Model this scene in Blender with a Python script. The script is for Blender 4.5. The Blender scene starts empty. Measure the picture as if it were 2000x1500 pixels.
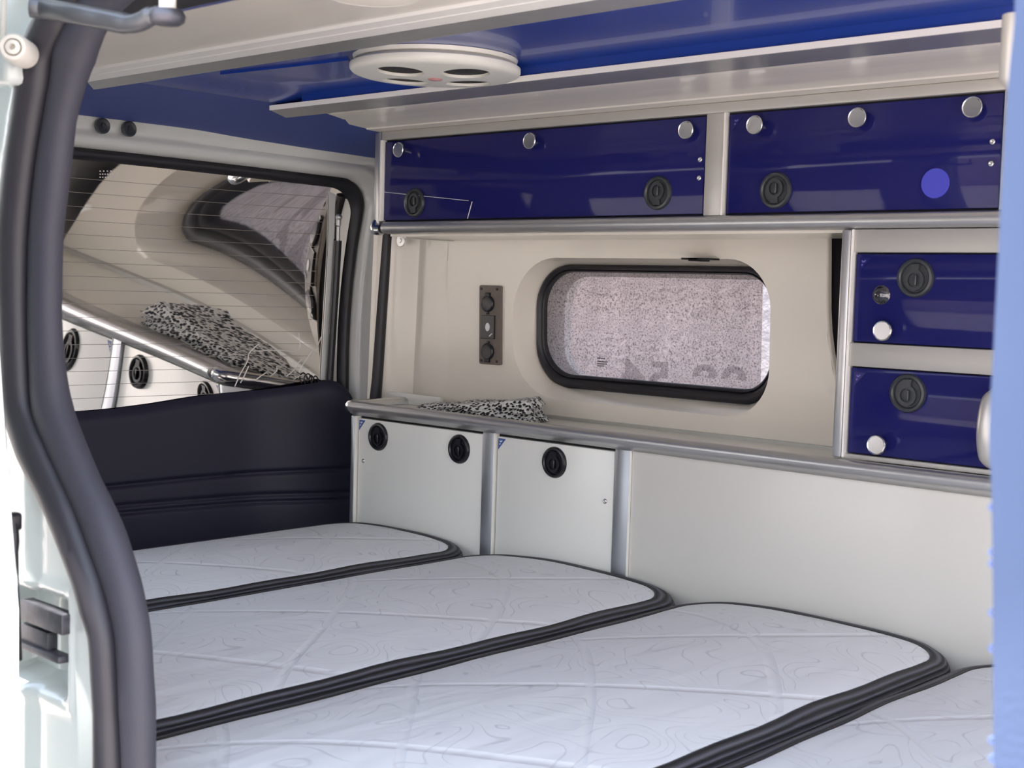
import bpy, bmesh, math, random
from mathutils import Vector, Matrix
random.seed(7)
C = bpy.context.scene.collection
SC = bpy.context.scene
LIFT = 1.25          # camera height above the ground; geometry below is written relative to the camera height

# ------------------------------------------------------------------ camera
F_PX, YAW, PITCH, ROLL = 2644.208, 0.750954384, -0.0694148141, 0.0292808431
cy, sy, cp, sp = math.cos(YAW), math.sin(YAW), math.cos(PITCH), math.sin(PITCH)
fwd = Vector((-sy*cp, cy*cp, sp)); rgt = Vector((cy, sy, 0)); up = rgt.cross(fwd)
cr, sr = math.cos(ROLL), math.sin(ROLL)
R2 = rgt*cr + up*sr; U2 = up*cr - rgt*sr
cam_d = bpy.data.cameras.new('camera'); cam = bpy.data.objects.new('camera', cam_d); C.objects.link(cam)
cam.matrix_world = Matrix(((R2.x, U2.x, -fwd.x, 0), (R2.y, U2.y, -fwd.y, 0), (R2.z, U2.z, -fwd.z, LIFT), (0, 0, 0, 1)))
cam_d.sensor_width = 36; cam_d.lens = F_PX*36/2000; cam_d.clip_start = .02
cam_d.dof.use_dof = True; cam_d.dof.focus_distance = 2.35; cam_d.dof.aperture_fstop = 13
SC.camera = cam

# ------------------------------------------------------------------ world, sun, exposure
w = bpy.data.worlds.new('world'); SC.world = w; w.use_nodes = True
nt = w.node_tree; bg = nt.nodes['Background']
geo = nt.nodes.new('ShaderNodeTexCoord'); sep = nt.nodes.new('ShaderNodeSeparateXYZ'); ramp = nt.nodes.new('ShaderNodeValToRGB')
nt.links.new(geo.outputs['Generated'], sep.inputs[0]); nt.links.new(sep.outputs['Z'], ramp.inputs['Fac'])
ramp.color_ramp.elements[0].position = 0.0; ramp.color_ramp.elements[0].color = (1, .965, .92, 1)
ramp.color_ramp.elements[1].position = 0.6; ramp.color_ramp.elements[1].color = (.62, .74, .95, 1)
nt.links.new(ramp.outputs['Color'], bg.inputs['Color']); bg.inputs['Strength'].default_value = 2.0
sun_d = bpy.data.lights.new('sun', 'SUN'); sun_d.energy = 9; sun_d.angle = .01; sun_d.color = (1, .95, .86)
sun = bpy.data.objects.new('sun', sun_d); C.objects.link(sun)
sun.rotation_euler = Vector((-.10, -.095, 1)).to_track_quat('Z', 'Y').to_euler()
SC.view_settings.view_transform = 'Standard'; SC.view_settings.look = 'None'
SC.view_settings.gamma = 1; SC.view_settings.use_curve_mapping = False; SC.view_settings.exposure = 1.18

# ------------------------------------------------------------------ measuring helpers: a point of the photo on a known real plane
def ray(px, py):
    return R2*((px-1000)/F_PX) - U2*((py-750)/F_PX) + fwd
def pY(px, py, Y): d = ray(px, py); return d*(Y/d.y)
def pX(px, py, X): d = ray(px, py); return d*(X/d.x)
def pZ(px, py, Z): d = ray(px, py); return d*(Z/d.z)
TM = (-2.374671, .084768, .077869, .172432, .176620, .010700, .125654, -.053013, -.186999, .102858, .054179, -.206807, .888026, .421782)
def tail_x(y, z):     # curved rear glass
    z0 = z; z = max(z, -.30); y = max(1.0, min(1.98, y)); Y = y-1.5; Z = z+.1
    b = (1, Z, Y, Z*Z, Y*Y, Y*Z, Y**3, Z**3, Y*Y*Z, Y*Z*Z, Y**4, Y**3*Z, Y*Y*Z*Z, Y*Z**3)
    return sum(a*c for a, c in zip(TM, b))+.06*(z-z0)*-1
def pT(px, py, off=0):
    d = ray(px, py); t = -2.2/d.x
    for i in range(14):
        P = d*t; t += (tail_x(P.y, P.z)+off-P.x)/d.x
    return d*t

# ------------------------------------------------------------------ materials
MATS = {}
def mat(name, col, rough=.5, metal=0, spec=.5, coat=0, coat_r=.05, bump=None, noise=None, **kw):
    m = bpy.data.materials.new(name); m.use_nodes = True; n = m.node_tree.nodes; L = m.node_tree.links
    b = n['Principled BSDF']; b.inputs['Base Color'].default_value = (*col, 1)
    b.inputs['Roughness'].default_value = rough; b.inputs['Metallic'].default_value = metal
    b.inputs['Specular IOR Level'].default_value = spec
    b.inputs['Coat Weight'].default_value = coat; b.inputs['Coat Roughness'].default_value = coat_r
    tc = n.new('ShaderNodeTexCoord')
    if noise:      # (scale, amount) gentle colour variation
        sc, amt = noise
        t = n.new('ShaderNodeTexNoise'); t.inputs['Scale'].default_value = sc; t.inputs['Detail'].default_value = 4
        L.new(tc.outputs['Object'], t.inputs['Vector'])
        r = n.new('ShaderNodeMapRange'); r.inputs['From Min'].default_value = .3; r.inputs['From Max'].default_value = .7
        r.inputs['To Min'].default_value = 1-amt; r.inputs['To Max'].default_value = 1+amt*.4
        L.new(t.outputs['Fac'], r.inputs['Value'])
        mx = n.new('ShaderNodeMix'); mx.data_type = 'RGBA'; mx.blend_type = 'MULTIPLY'; mx.inputs['Factor'].default_value = 1
        mx.inputs['A'].default_value = (*col, 1); L.new(r.outputs[0], mx.inputs['B']); L.new(mx.outputs['Result'], b.inputs['Base Color'])
    if bump:       # (scale, strength, distance)
        t = n.new('ShaderNodeTexNoise'); t.inputs['Scale'].default_value = bump[0]; t.inputs['Detail'].default_value = 3
        L.new(tc.outputs['Object'], t.inputs['Vector'])
        bp = n.new('ShaderNodeBump'); bp.inputs['Strength'].default_value = bump[1]; bp.inputs['Distance'].default_value = bump[2]
        L.new(t.outputs['Fac'], bp.inputs['Height']); L.new(bp.outputs['Normal'], b.inputs['Normal'])
    MATS[name] = m
    return m
M_cream = mat('cream_gelcoat', (.80, .755, .66), .28, coat=.4, coat_r=.08, noise=(5, .03))
M_creamgloss = mat('cream_ceiling_gelcoat', (.78, .735, .65), .3, coat=.35, coat_r=.04)
M_blueceil = mat('blue_roof_gelcoat', (.014, .045, .27), .25, spec=.35, coat=.2, coat_r=.03)
M_bluehead = mat('blue_rear_liner', (.014, .045, .24), .62, coat=.12, coat_r=.4, bump=(500, .15, .0005))
M_alu = mat('satin_aluminium', (.56, .56, .56), .34, metal=.85, noise=(30, .04))
M_aludark = mat('anodised_post', (.42, .44, .48), .35, metal=.85)
M_trim = mat('grey_trim', (.50, .49, .46), .38, metal=.45)
M_white = mat('white_edge', (.85, .83, .78), .35)
M_door = mat('white_laminate', (.76, .76, .72), .3, coat=.25, coat_r=.1)
M_fixed = mat('cream_laminate', (.66, .645, .60), .3, coat=.25, coat_r=.1)
M_blue = mat('blue_acrylic', (.014, .015, .11), .05, spec=.22)
M_blueedge = mat('dark_blue_edge', (.004, .004, .03), .3)
M_disc = mat('blue_disc', (.055, .06, .50), .55)
M_black = mat('black_rubber', (.012, .012, .016), .45)
M_gap = mat('dark_gap', (.008, .008, .009), .8)
M_blackp = mat('black_plastic', (.010, .010, .014), .32, bump=(300, .08, .0004))
M_latchg = mat('smoked_plastic', (.035, .04, .045), .3)
M_chrome = mat('chrome', (.66, .67, .68), .22, metal=1)
M_chromes = mat('chrome_satin', (.62, .63, .64), .2, metal=1)
M_panelblk = mat('black_leatherette', (.012, .012, .030), .55, bump=(900, .25, .0006))
M_van = mat('van_paint', (.70, .75, .74), .22, coat=.8, coat_r=.04)
M_frame = mat('tailgate_paint', (.62, .63, .60), .3, coat=.6, coat_r=.06, bump=(6, .05, .01))
M_seal = mat('grey_rubber_seal', (.035, .033, .042), .42, bump=(60, .1, .001))
M_sealtex = mat('textured_grey_trim', (.045, .044, .06), .6, bump=(700, .5, .0008))
M_arm = mat('steel_arm', (.10, .105, .115), .32, metal=.55, bump=(80, .1, .001))
M_bracket = mat('dark_steel', (.10, .10, .12), .45, metal=.6, noise=(60, .4))
M_ivory = mat('ivory_plastic', (.75, .71, .64), .45)
M_vent = mat('vent_plastic', (.74, .73, .66), .32)
M_pink = mat('pink_lens', (.55, .25, .25), .3)
M_socket = mat('taupe_plate', (.16, .135, .115), .45, noise=(90, .1))
M_curtain = mat('blue_cloth', (.070, .105, .20), .85, bump=(300, .25, .001), noise=(9, .06))
M_thread = mat('blue_thread', (.12, .2, .5), .8)
M_sticker = mat('blue_sticker', (.05, .10, .30), .4)
M_stickw = mat('white_print', (.8, .8, .82), .5)
M_stickfaint = mat('faint_print', (.10, .09, .36), .4)
M_mirror = mat('mirror_film', (.97, .94, .90), .012, metal=1)
M_wire = mat('heater_wire', (.30, .28, .25), .4, metal=.5)
M_floor = mat('van_floor', (.12, .12, .13), .7, noise=(20, .2))
M_ground = mat('paving', (.42, .36, .33), .9, noise=(3, .2))
M_plaster = mat('pink_plaster', (.56, .47, .46), .95, bump=(40, .6, .01), noise=(12, .12))
M_wood = mat('mattress_base', (.62, .62, .64), .8)

def film_mat():
    m = bpy.data.materials.new('dirty_window_film'); m.use_nodes = True; n = m.node_tree.nodes; L = m.node_tree.links
    for x in list(n): n.remove(x)
    out = n.new('ShaderNodeOutputMaterial'); tc = n.new('ShaderNodeTexCoord')
    v = n.new('ShaderNodeTexNoise'); v.inputs['Scale'].default_value = 330; v.inputs['Detail'].default_value = 2; L.new(tc.outputs['Object'], v.inputs['Vector'])
    mp = n.new('ShaderNodeMapping'); mp.inputs['Scale'].default_value = (9, 9, 1.2); L.new(tc.outputs['Object'], mp.inputs['Vector'])
    v2 = n.new('ShaderNodeTexNoise'); v2.inputs['Scale'].default_value = 4; L.new(mp.outputs[0], v2.inputs['Vector'])
    r = n.new('ShaderNodeValToRGB'); e = r.color_ramp.elements
    e[0].position = .25; e[0].color = (.22, .19, .20, 1); e[1].position = .50; e[1].color = (.84, .745, .73, 1)
    x = r.color_ramp.elements.new(.75); x.color = (1, .93, .90, 1)
    L.new(v.outputs['Fac'], r.inputs['Fac'])
    mx = n.new('ShaderNodeMix'); mx.data_type = 'RGBA'; mx.blend_type = 'MULTIPLY'; mx.inputs['Factor'].default_value = .35
    L.new(r.outputs['Color'], mx.inputs['A']); L.new(v2.outputs['Fac'], mx.inputs['B'])
    tr = n.new('ShaderNodeBsdfTranslucent'); df = n.new('ShaderNodeBsdfDiffuse'); tp = n.new('ShaderNodeBsdfTransparent')
    L.new(mx.outputs['Result'], tr.inputs['Color']); L.new(mx.outputs['Result'], df.inputs['Color']); L.new(mx.outputs['Result'], tp.inputs['Color'])
    a = n.new('ShaderNodeMixShader'); a.inputs[0].default_value = .45; L.new(tr.outputs[0], a.inputs[1]); L.new(df.outputs[0], a.inputs[2])
    b = n.new('ShaderNodeMixShader'); b.inputs[0].default_value = .45; L.new(a.outputs[0], b.inputs[1]); L.new(tp.outputs[0], b.inputs[2])
    L.new(b.outputs[0], out.inputs['Surface']); return m
M_film = film_mat()
def glass_mat():
    m = bpy.data.materials.new('side_glass'); m.use_nodes = True; n = m.node_tree.nodes; L = m.node_tree.links
    for x in list(n): n.remove(x)
    out = n.new('ShaderNodeOutputMaterial'); g = n.new('ShaderNodeBsdfGlossy'); g.inputs['Roughness'].default_value = .02
    t = n.new('ShaderNodeBsdfTransparent'); t.inputs['Color'].default_value = (.46, .51, .55, 1)
    f = n.new('ShaderNodeFresnel'); f.inputs['IOR'].default_value = 1.45
    b = n.new('ShaderNodeMixShader'); L.new(f.outputs[0], b.inputs[0]); L.new(t.outputs[0], b.inputs[1]); L.new(g.outputs[0], b.inputs[2])
    L.new(b.outputs[0], out.inputs['Surface']); return m
M_glass = glass_mat()
M_clear = glass_mat(); M_clear.name = 'clear_glass'
for x in M_clear.node_tree.nodes:
    if x.type == 'BSDF_TRANSPARENT': x.inputs['Color'].default_value = (.92, .95, .95, 1)
def num_mat():
    m = bpy.data.materials.new('faded_lettering'); m.use_nodes = True; n = m.node_tree.nodes; L = m.node_tree.links
    for x in list(n): n.remove(x)
    out = n.new('ShaderNodeOutputMaterial'); d = n.new('ShaderNodeBsdfDiffuse'); d.inputs['Color'].default_value = (.10, .08, .09, 1)
    t = n.new('ShaderNodeBsdfTransparent'); b = n.new('ShaderNodeMixShader'); b.inputs[0].default_value = .33
    L.new(t.outputs[0], b.inputs[1]); L.new(d.outputs[0], b.inputs[2]); L.new(b.outputs[0], out.inputs['Surface']); return m
M_num = num_mat()
def ribbed_mat():
    m = mat('ribbed_webbing', (.035, .035, .045), .6); n = m.node_tree.nodes; L = m.node_tree.links; b = n['Principled BSDF']
    uv = n.new('ShaderNodeUVMap'); uv.uv_map = 'UVMap'; sp_ = n.new('ShaderNodeSeparateXYZ'); L.new(uv.outputs[0], sp_.inputs[0])
    mu = n.new('ShaderNodeMath'); mu.operation = 'MULTIPLY'; mu.inputs[1].default_value = 6*2*math.pi; L.new(sp_.outputs['Y'], mu.inputs[0])
    s = n.new('ShaderNodeMath'); s.operation = 'SINE'; L.new(mu.outputs[0], s.inputs[0])
    bp = n.new('ShaderNodeBump'); bp.inputs['Strength'].default_value = 1; bp.inputs['Distance'].default_value = .0022; L.new(s.outputs[0], bp.inputs['Height']); L.new(bp.outputs['Normal'], b.inputs['Normal'])
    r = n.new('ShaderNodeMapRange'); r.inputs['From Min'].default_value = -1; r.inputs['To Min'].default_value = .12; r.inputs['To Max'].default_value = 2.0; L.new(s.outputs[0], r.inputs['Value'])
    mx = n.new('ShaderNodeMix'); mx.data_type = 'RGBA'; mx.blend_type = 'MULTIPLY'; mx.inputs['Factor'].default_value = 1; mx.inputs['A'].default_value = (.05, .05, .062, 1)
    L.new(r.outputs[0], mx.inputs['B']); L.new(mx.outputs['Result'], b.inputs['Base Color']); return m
M_rib = ribbed_mat()
def quilt_mat():
    m = mat('quilted_ticking', (.70, .70, .71), .72); n = m.node_tree.nodes; L = m.node_tree.links; b = n['Principled BSDF']
    tc = n.new('ShaderNodeTexCoord')
    def math_(op, a=None, bb=None, *src):
        x = n.new('ShaderNodeMath'); x.operation = op
        for i, s in enumerate(src): L.new(s, x.inputs[i])
        if a is not None: x.inputs[len(src)].default_value = a
        return x.outputs[0]
    # faint woven swirls: contour lines of a distorted noise
    ns = n.new('ShaderNodeTexNoise'); ns.inputs['Scale'].default_value = 8; ns.inputs['Detail'].default_value = .5; ns.inputs['Distortion'].default_value = .7
    L.new(tc.outputs['Object'], ns.inputs['Vector'])
    c1 = math_('MULTIPLY', 13, None, ns.outputs['Fac']); c2 = math_('FRACT', None, None, c1); c3 = math_('SUBTRACT', .5, None, c2); c4 = math_('ABSOLUTE', None, None, c3)
    ln = n.new('ShaderNodeMapRange'); ln.inputs['From Min'].default_value = .0; ln.inputs['From Max'].default_value = .06; ln.inputs['To Min'].default_value = 1; ln.inputs['To Max'].default_value = 0; L.new(c4, ln.inputs['Value'])
    n2 = n.new('ShaderNodeTexNoise'); n2.inputs['Scale'].default_value = 14; L.new(tc.outputs['Object'], n2.inputs['Vector'])
    g = n.new('ShaderNodeMapRange'); g.inputs['From Min'].default_value = .40; g.inputs['From Max'].default_value = .50; L.new(n2.outputs['Fac'], g.inputs['Value'])
    lm = math_('MULTIPLY', None, None, ln.outputs[0], g.outputs[0]); lm2 = math_('MULTIPLY', .32, None, lm)
    mx = n.new('ShaderNodeMix'); mx.data_type = 'RGBA'; mx.inputs['A'].default_value = (.74, .755, .785, 1); mx.inputs['B'].default_value = (.30, .30, .33, 1)
    L.new(lm2, mx.inputs['Factor']); L.new(mx.outputs['Result'], b.inputs['Base Color'])
    # quilting seams: crossing long waves as pinched grooves, plus loose wrinkles
    hs = []
    for rot, sc, dist in ((.55, 1.3, 6.5), (-1.0, 1.5, 7.5)):
        mp = n.new('ShaderNodeMapping'); mp.inputs['Rotation'].default_value = (0, 0, rot); L.new(tc.outputs['Object'], mp.inputs['Vector'])
        wv = n.new('ShaderNodeTexWave'); wv.bands_direction = 'X'; wv.inputs['Scale'].default_value = sc; wv.inputs['Distortion'].default_value = dist; wv.inputs['Detail'].default_value = 0; wv.inputs['Detail Scale'].default_value = .8
        L.new(mp.outputs[0], wv.inputs['Vector'])
        r = n.new('ShaderNodeMapRange'); r.inputs['From Min'].default_value = 0; r.inputs['From Max'].default_value = .012; L.new(wv.outputs['Fac'], r.inputs['Value']); hs.append(r.outputs[0])
    h = math_('MULTIPLY', None, None, hs[0], hs[1])
    mp = n.new('ShaderNodeMapping'); mp.inputs['Scale'].default_value = (26, 5, 5); mp.inputs['Rotation'].default_value = (0, 0, 1.0); L.new(tc.outputs['Object'], mp.inputs['Vector'])
    n3 = n.new('ShaderNodeTexNoise'); n3.inputs['Scale'].default_value = 1; n3.inputs['Detail'].default_value = 2; L.new(mp.outputs[0], n3.inputs['Vector'])
    h2 = math_('MULTIPLY', 2.4, None, n3.outputs['Fac']); h3 = math_('ADD', None, None, h, h2)
    h4 = math_('MULTIPLY', -.25, None, lm); h5 = math_('ADD', None, None, h3, h4)
    bp = n.new('ShaderNodeBump'); bp.inputs['Strength'].default_value = .5; bp.inputs['Distance'].default_value = .0028; L.new(h5, bp.inputs['Height']); L.new(bp.outputs['Normal'], b.inputs['Normal'])
    return m
M_quilt = quilt_mat()
def cloth_mat():
    m = mat('spotted_knit', (.8, .8, .78), .9); n = m.node_tree.nodes; L = m.node_tree.links; b = n['Principled BSDF']
    tc = n.new('ShaderNodeTexCoord'); mp = n.new('ShaderNodeMapping'); mp.inputs['Scale'].default_value = (120, 190, 190); L.new(tc.outputs['Object'], mp.inputs['Vector'])
    v = n.new('ShaderNodeTexVoronoi'); v.inputs['Scale'].default_value = 1; L.new(mp.outputs[0], v.inputs['Vector'])
    r = n.new('ShaderNodeValToRGB'); e = r.color_ramp.elements; e[0].position = .44; e[0].color = (.02, .02, .025, 1); e[1].position = .52; e[1].color = (.82, .82, .79, 1)
    L.new(v.outputs['Distance'], r.inputs['Fac']); L.new(r.outputs['Color'], b.inputs['Base Color'])
    bp = n.new('ShaderNodeBump'); bp.inputs['Distance'].default_value = .003; L.new(v.outputs['Distance'], bp.inputs['Height']); L.new(bp.outputs['Normal'], b.inputs['Normal'])
    return m
M_knit = cloth_mat()

# ------------------------------------------------------------------ object helpers
ABS = {}
def tag(o, label=None, cat=None, group=None, kind=None):
    if label: o['label'] = label
    if cat: o['category'] = cat
    if group: o['group'] = group
    if kind: o['kind'] = kind
    return o
def empty(name, loc, label=None, cat=None, group=None):
    o = bpy.data.objects.new(name, None); C.objects.link(o); o.empty_display_size = .05
    o.location = Vector(loc); ABS[o] = Vector(loc); return tag(o, label, cat, group)
def link(name, bm, m, parent=None, origin=None, smooth=None, kind=None):
    """bm holds absolute coordinates; origin defaults to the middle of the underside"""
    vs = [v.co for v in bm.verts]
    lo = Vector((min(v[i] for v in vs) for i in range(3))); hi = Vector((max(v[i] for v in vs) for i in range(3)))
    if origin is None: origin = Vector(((lo.x+hi.x)/2, (lo.y+hi.y)/2, lo.z))
    origin = Vector(origin)
    bmesh.ops.translate(bm, verts=bm.verts, vec=-origin)
    me = bpy.data.meshes.new(name); bm.normal_update(); bm.to_mesh(me); bm.free()
    for mm in (m if isinstance(m, (list, tuple)) else [m]): me.materials.append(mm)
    if smooth is not None:
        me.set_sharp_from_angle(angle=math.radians(smooth))
        for p in me.polygons: p.use_smooth = True
    o = bpy.data.objects.new(name, me); C.objects.link(o); ABS[o] = origin
    if parent is not None:
        o.parent = parent; o.location = origin - ABS[parent]
    else: o.location = origin
    if kind: o['kind'] = kind
    return o
def clone(o, name=None, parent=None, loc=None, children=True):
    c = o.copy(); C.objects.link(c)
    for k in ('label', 'category', 'group'):
        pass
    c.parent = parent
    ABS[c] = Vector(loc) if loc is not None else (ABS[parent]+o.location if parent is not None else o.location.copy())
    c.location = ABS[c] - (ABS[parent] if parent is not None else Vector())
    if children:
        for ch in o.children:
            clone(ch, parent=c, loc=ABS[c]+ch.location)
    return c
def box(bm, x0, x1, y0, y1, z0, z1, bev=0, seg=2, mi=0):
    r = bmesh.ops.create_cube(bm, size=1); vs = r['verts']
    for v in vs:
        v.co = Vector(((x0+x1)/2+v.co.x*(x1-x0), (y0+y1)/2+v.co.y*(y1-y0), (z0+z1)/2+v.co.z*(z1-z0)))
    fs = set(f for v in vs for f in v.link_faces)
    for f in fs: f.material_index = mi
    if bev:
        es = list(set(e for v in vs for e in v.link_edges))
        bmesh.ops.bevel(bm, geom=es, offset=bev, segments=seg, affect='EDGES', profile=.5)
    return bm
def BM(): return bmesh.new()
def boxo(name, m, parent, x0, x1, y0, y1, z0, z1, bev=0, **k):
    return link(name, box(BM(), x0, x1, y0, y1, z0, z1, bev), m, parent, smooth=40 if bev else None, **k)
def prismX(bm, prof, x0, x1, mi=0, xs0=None, xs1=None):
    """profile of (Y,z) extruded along X; xs0/xs1: functions of (Y,z) giving slanted ends"""
    a = [bm.verts.new((xs0(y, z) if xs0 else x0, y, z)) for y, z in prof]
    b = [bm.verts.new((xs1(y, z) if xs1 else x1, y, z)) for y, z in prof]
    n = len(prof); fs = []
    for i in range(n):
        fs.append(bm.faces.new((a[i], a[(i+1) % n], b[(i+1) % n], b[i])))
    fs.append(bm.faces.new(a[::-1])); fs.append(bm.faces.new(b))
    for f in fs: f.material_index = mi
    bmesh.ops.recalc_face_normals(bm, faces=fs); return bm
def tube(bm, pts, rad, seg=12, mi=0, sq=1.0, cap=True):
    pts = [Vector(p) for p in pts]; n = len(pts); rings = []
    rr = rad if isinstance(rad, (list, tuple)) else [rad]*n
    ref = None
    for i, p in enumerate(pts):
        t = (pts[min(i+1, n-1)]-pts[max(i-1, 0)]).normalized()
        if ref is None:
            ref = Vector((0, 1, 0)) if abs(t.y) < .9 else Vector((0, 0, 1))
        u = (ref-t*ref.dot(t)).normalized(); v = t.cross(u); ref = u
        rings.append([bm.verts.new(p+u*math.cos(2*math.pi*k/seg)*rr[i]*sq+v*math.sin(2*math.pi*k/seg)*rr[i]) for k in range(seg)])
    fs = []
    for i in range(n-1):
        for k in range(seg):
            fs.append(bm.faces.new((rings[i][k], rings[i][(k+1) % seg], rings[i+1][(k+1) % seg], rings[i+1][k])))
    if cap: fs.append(bm.faces.new(rings[0][::-1])); fs.append(bm.faces.new(rings[-1]))
    for f in fs: f.material_index = mi
    bmesh.ops.recalc_face_normals(bm, faces=fs); return bm
def lathe(bm, prof, seg=32, M=Matrix(), mi=0):
    """profile of (r, h); axis local Z, then matrix M"""
    rings = []
    for r, h in prof:
        if r < 1e-6: rings.append([bm.verts.new(M @ Vector((0, 0, h)))])
        else: rings.append([bm.verts.new(M @ Vector((r*math.cos(2*math.pi*k/seg), r*math.sin(2*math.pi*k/seg), h))) for k in range(seg)])
    fs = []
    for a, b in zip(rings, rings[1:]):
        for k in range(seg):
            k2 = (k+1) % seg
            q = [a[k] if len(a) > 1 else a[0], a[k2] if len(a) > 1 else None, b[k2] if len(b) > 1 else None, b[k] if len(b) > 1 else b[0]]
            q = [x for x in q if x is not None]
            if len(set(q)) > 2: fs.append(bm.faces.new(q))
    for f in fs: f.material_index = mi
    bmesh.ops.recalc_face_normals(bm, faces=fs); return bm
# axis pointing to -Y (towards the camera side)
FACE = Matrix(((1, 0, 0, 0), (0, 0, -1, 0), (0, 1, 0, 0), (0, 0, 0, 1)))
def at(P, M=FACE): return Matrix.Translation(P) @ M
def catmull(pts, n=8):
    pts = [Vector(p) for p in pts]; out = []
    P = [pts[0]*2-pts[1]]+pts+[pts[-1]*2-pts[-2]]
    for i in range(1, len(P)-2):
        for k in range(n):
            t = k/n; a, b, c, d = P[i-1], P[i], P[i+1], P[i+2]
            out.append(.5*((2*b)+(c-a)*t+(2*a-5*b+4*c-d)*t*t+(3*b-a-3*c+d)*t**3))
    out.append(pts[-1]); return out
def rrect(x0, x1, z0, z1, r, n=8):
    """rounded rectangle loop, counter-clockwise, as (x, z); r may be a list for (x1z1, x0z1, x0z0, x1z0)"""
    rs = r if isinstance(r, (list, tuple)) else [r]*4; out = []
    for (cx, cz, a0), rr in zip(((x1, z1, 0), (x0, z1, 90), (x0, z0, 180), (x1, z0, 270)), rs):
        sx = 1 if a0 in (0, 270) else -1; sz = 1 if a0 in (0, 90) else -1
        for k in range(n+1):
            a = math.radians(a0+90*k/n); out.append((cx-sx*rr+rr*math.cos(a), cz-sz*rr+rr*math.sin(a)))
    return out
def dens(loop, m=4):
    out = []
    for i in range(len(loop)):
        a, b = Vector(loop[i]), Vector(loop[(i+1) % len(loop)])
        k = m if (b-a).length > .05 else 1
        for j in range(k): out.append(tuple(a.lerp(b, j/k)))
    return out
def loft(bm, loops, closed=True, mi=0):
    vs = [[bm.verts.new(p) for p in lp] for lp in loops]; n = len(vs[0]); fs = []
    for a, b in zip(vs, vs[1:]):
        for k in range(n if closed else n-1):
            fs.append(bm.faces.new((a[k], a[(k+1) % n], b[(k+1) % n], b[k])))
    for f in fs: f.material_index = mi
    return vs, fs
def grid(bm, fn, us, vs_, mi=0, uv=False):
    V = [[bm.verts.new(fn(u, v)) for v in vs_] for u in us]; fs = []
    for i in range(len(us)-1):
        for j in range(len(vs_)-1):
            f = bm.faces.new((V[i][j], V[i+1][j], V[i+1][j+1], V[i][j+1])); f.material_index = mi; fs.append(f)
    return V, fs
def lin(a, b, n): return [a+(b-a)*i/n for i in range(n+1)]
def sstep(x): x = max(0, min(1, x)); return x*x*(3-2*x)
def plate(bm, outer, holes, to3, thick, mi=0):
    """flat plate with holes; to3(u,v,d) maps to 3D; triangulated fill"""
    loops = [outer]+holes; edges = []; top = []
    for lp in loops:
        vs = [bm.verts.new(to3(u, v, 0)) for u, v in lp]; top.append(vs)
        for i in range(len(vs)): edges.append(bm.edges.new((vs[i], vs[(i+1) % len(vs)])))
    r = bmesh.ops.triangle_fill(bm, use_beauty=True, edges=edges)
    fs = [g for g in r['geom'] if isinstance(g, bmesh.types.BMFace)]
    for vs, lp in zip(top, loops):
        b = [bm.verts.new(to3(u, v, thick)) for u, v in lp]
        for i in range(len(vs)):
            fs.append(bm.faces.new((vs[i], vs[(i+1) % len(vs)], b[(i+1) % len(vs)], b[i])))
    for f in fs: f.material_index = mi
    bmesh.ops.recalc_face_normals(bm, faces=fs); return bm
def circ(cx, cz, r, n=28, ex=1): return [(cx+r*ex*math.cos(2*math.pi*k/n), cz+r*math.sin(2*math.pi*k/n)) for k in range(n)]

# ------------------------------------------------------------------ plan of the van (camera-height coordinates)
FY = 1.75            # front plane of the cabinets
CT = -.243           # worktop
MZ = -.475           # mattress top
FLOOR = -.86
def YW(z): return 1.945-.035*(z+.24)     # inner wall skin leans in at the top

# ------------------------------------------------------------------ setting: ground, plaster wall outside
link('ground', box(BM(), -30, 30, -30, 30, -LIFT-.1, -LIFT), M_ground, kind='structure')
link('wall_outside', box(BM(), -9, 6, 3.1, 3.3, -LIFT, .9), M_plaster, kind='structure')
link('wall_garden', box(BM(), -20, 20, -9.3, -9, -LIFT, .9), M_plaster, kind='structure')
link('floor', box(BM(), -2.36, .9, .62, 2.02, FLOOR-.05, FLOOR), M_floor, kind='structure')

# far side wall with the window recess
bm = BM()
WX0, WX1 = -1.995, -1.118
rec = dens(rrect(-1.812, -1.226, -.206, .063, [.085, .11, .11, .085], 10), 5)
rub = dens(rrect(-1.788, -1.236, -.187, .052, [.07, .085, .085, .07], 10), 5)
n = len(rec)
def outer_pt(x, z):
    # project to the bounding panel
    cx, cz = -1.516, -.07; dx, dz = x-cx, z-cz
    ts = []
    if dx: ts.append((((WX1 if dx > 0 else WX0)-cx)/dx))
    if dz: ts.append((((.125 if dz > 0 else -.30)-cz)/dz))
    t = min(ts); X = cx+dx*t; Z = cz+dz*t
    return X, Z
def wp(x, z, d=0): return Vector((x, YW(z)+d, z))
_ed = sorted((pY(a, b, 1.94).z, pY(a, b, 1.94).x) for a, b in ((1618, 440), (1618, 470), (1615, 600), (1617, 660), (1625, 720), (1636, 767), (1654, 820), (1675, 865), (1700, 910)))
def edge_at(z):
    if z <= _ed[0][0]: return _ed[0][1]
    for (a, xa), (b, xb) in zip(_ed, _ed[1:]):
        if z <= b: return xa+(xb-xa)*(z-a)/(b-a)
    return _ed[-1][1]
def edgeX(x, z):   # front end of the panel: curved return before the dark pillar
    k = sstep((x-(-1.25))/(.132))
    return x+k*(edge_at(z)-WX1)
loops = [[wp(edgeX(*outer_pt(x, z)), outer_pt(x, z)[1]) for x, z in rec]]
for t in (.25, .5, .75, .93):
    lp = []
    for x, z in rec:
        X, Z = outer_pt(x, z); xx = X+(x-X)*t; zz = Z+(z-Z)*t; lp.append(wp(edgeX(xx, zz), zz))
    loops.append(lp)
loops.append([wp(x, z) for x, z in rec])
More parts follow.
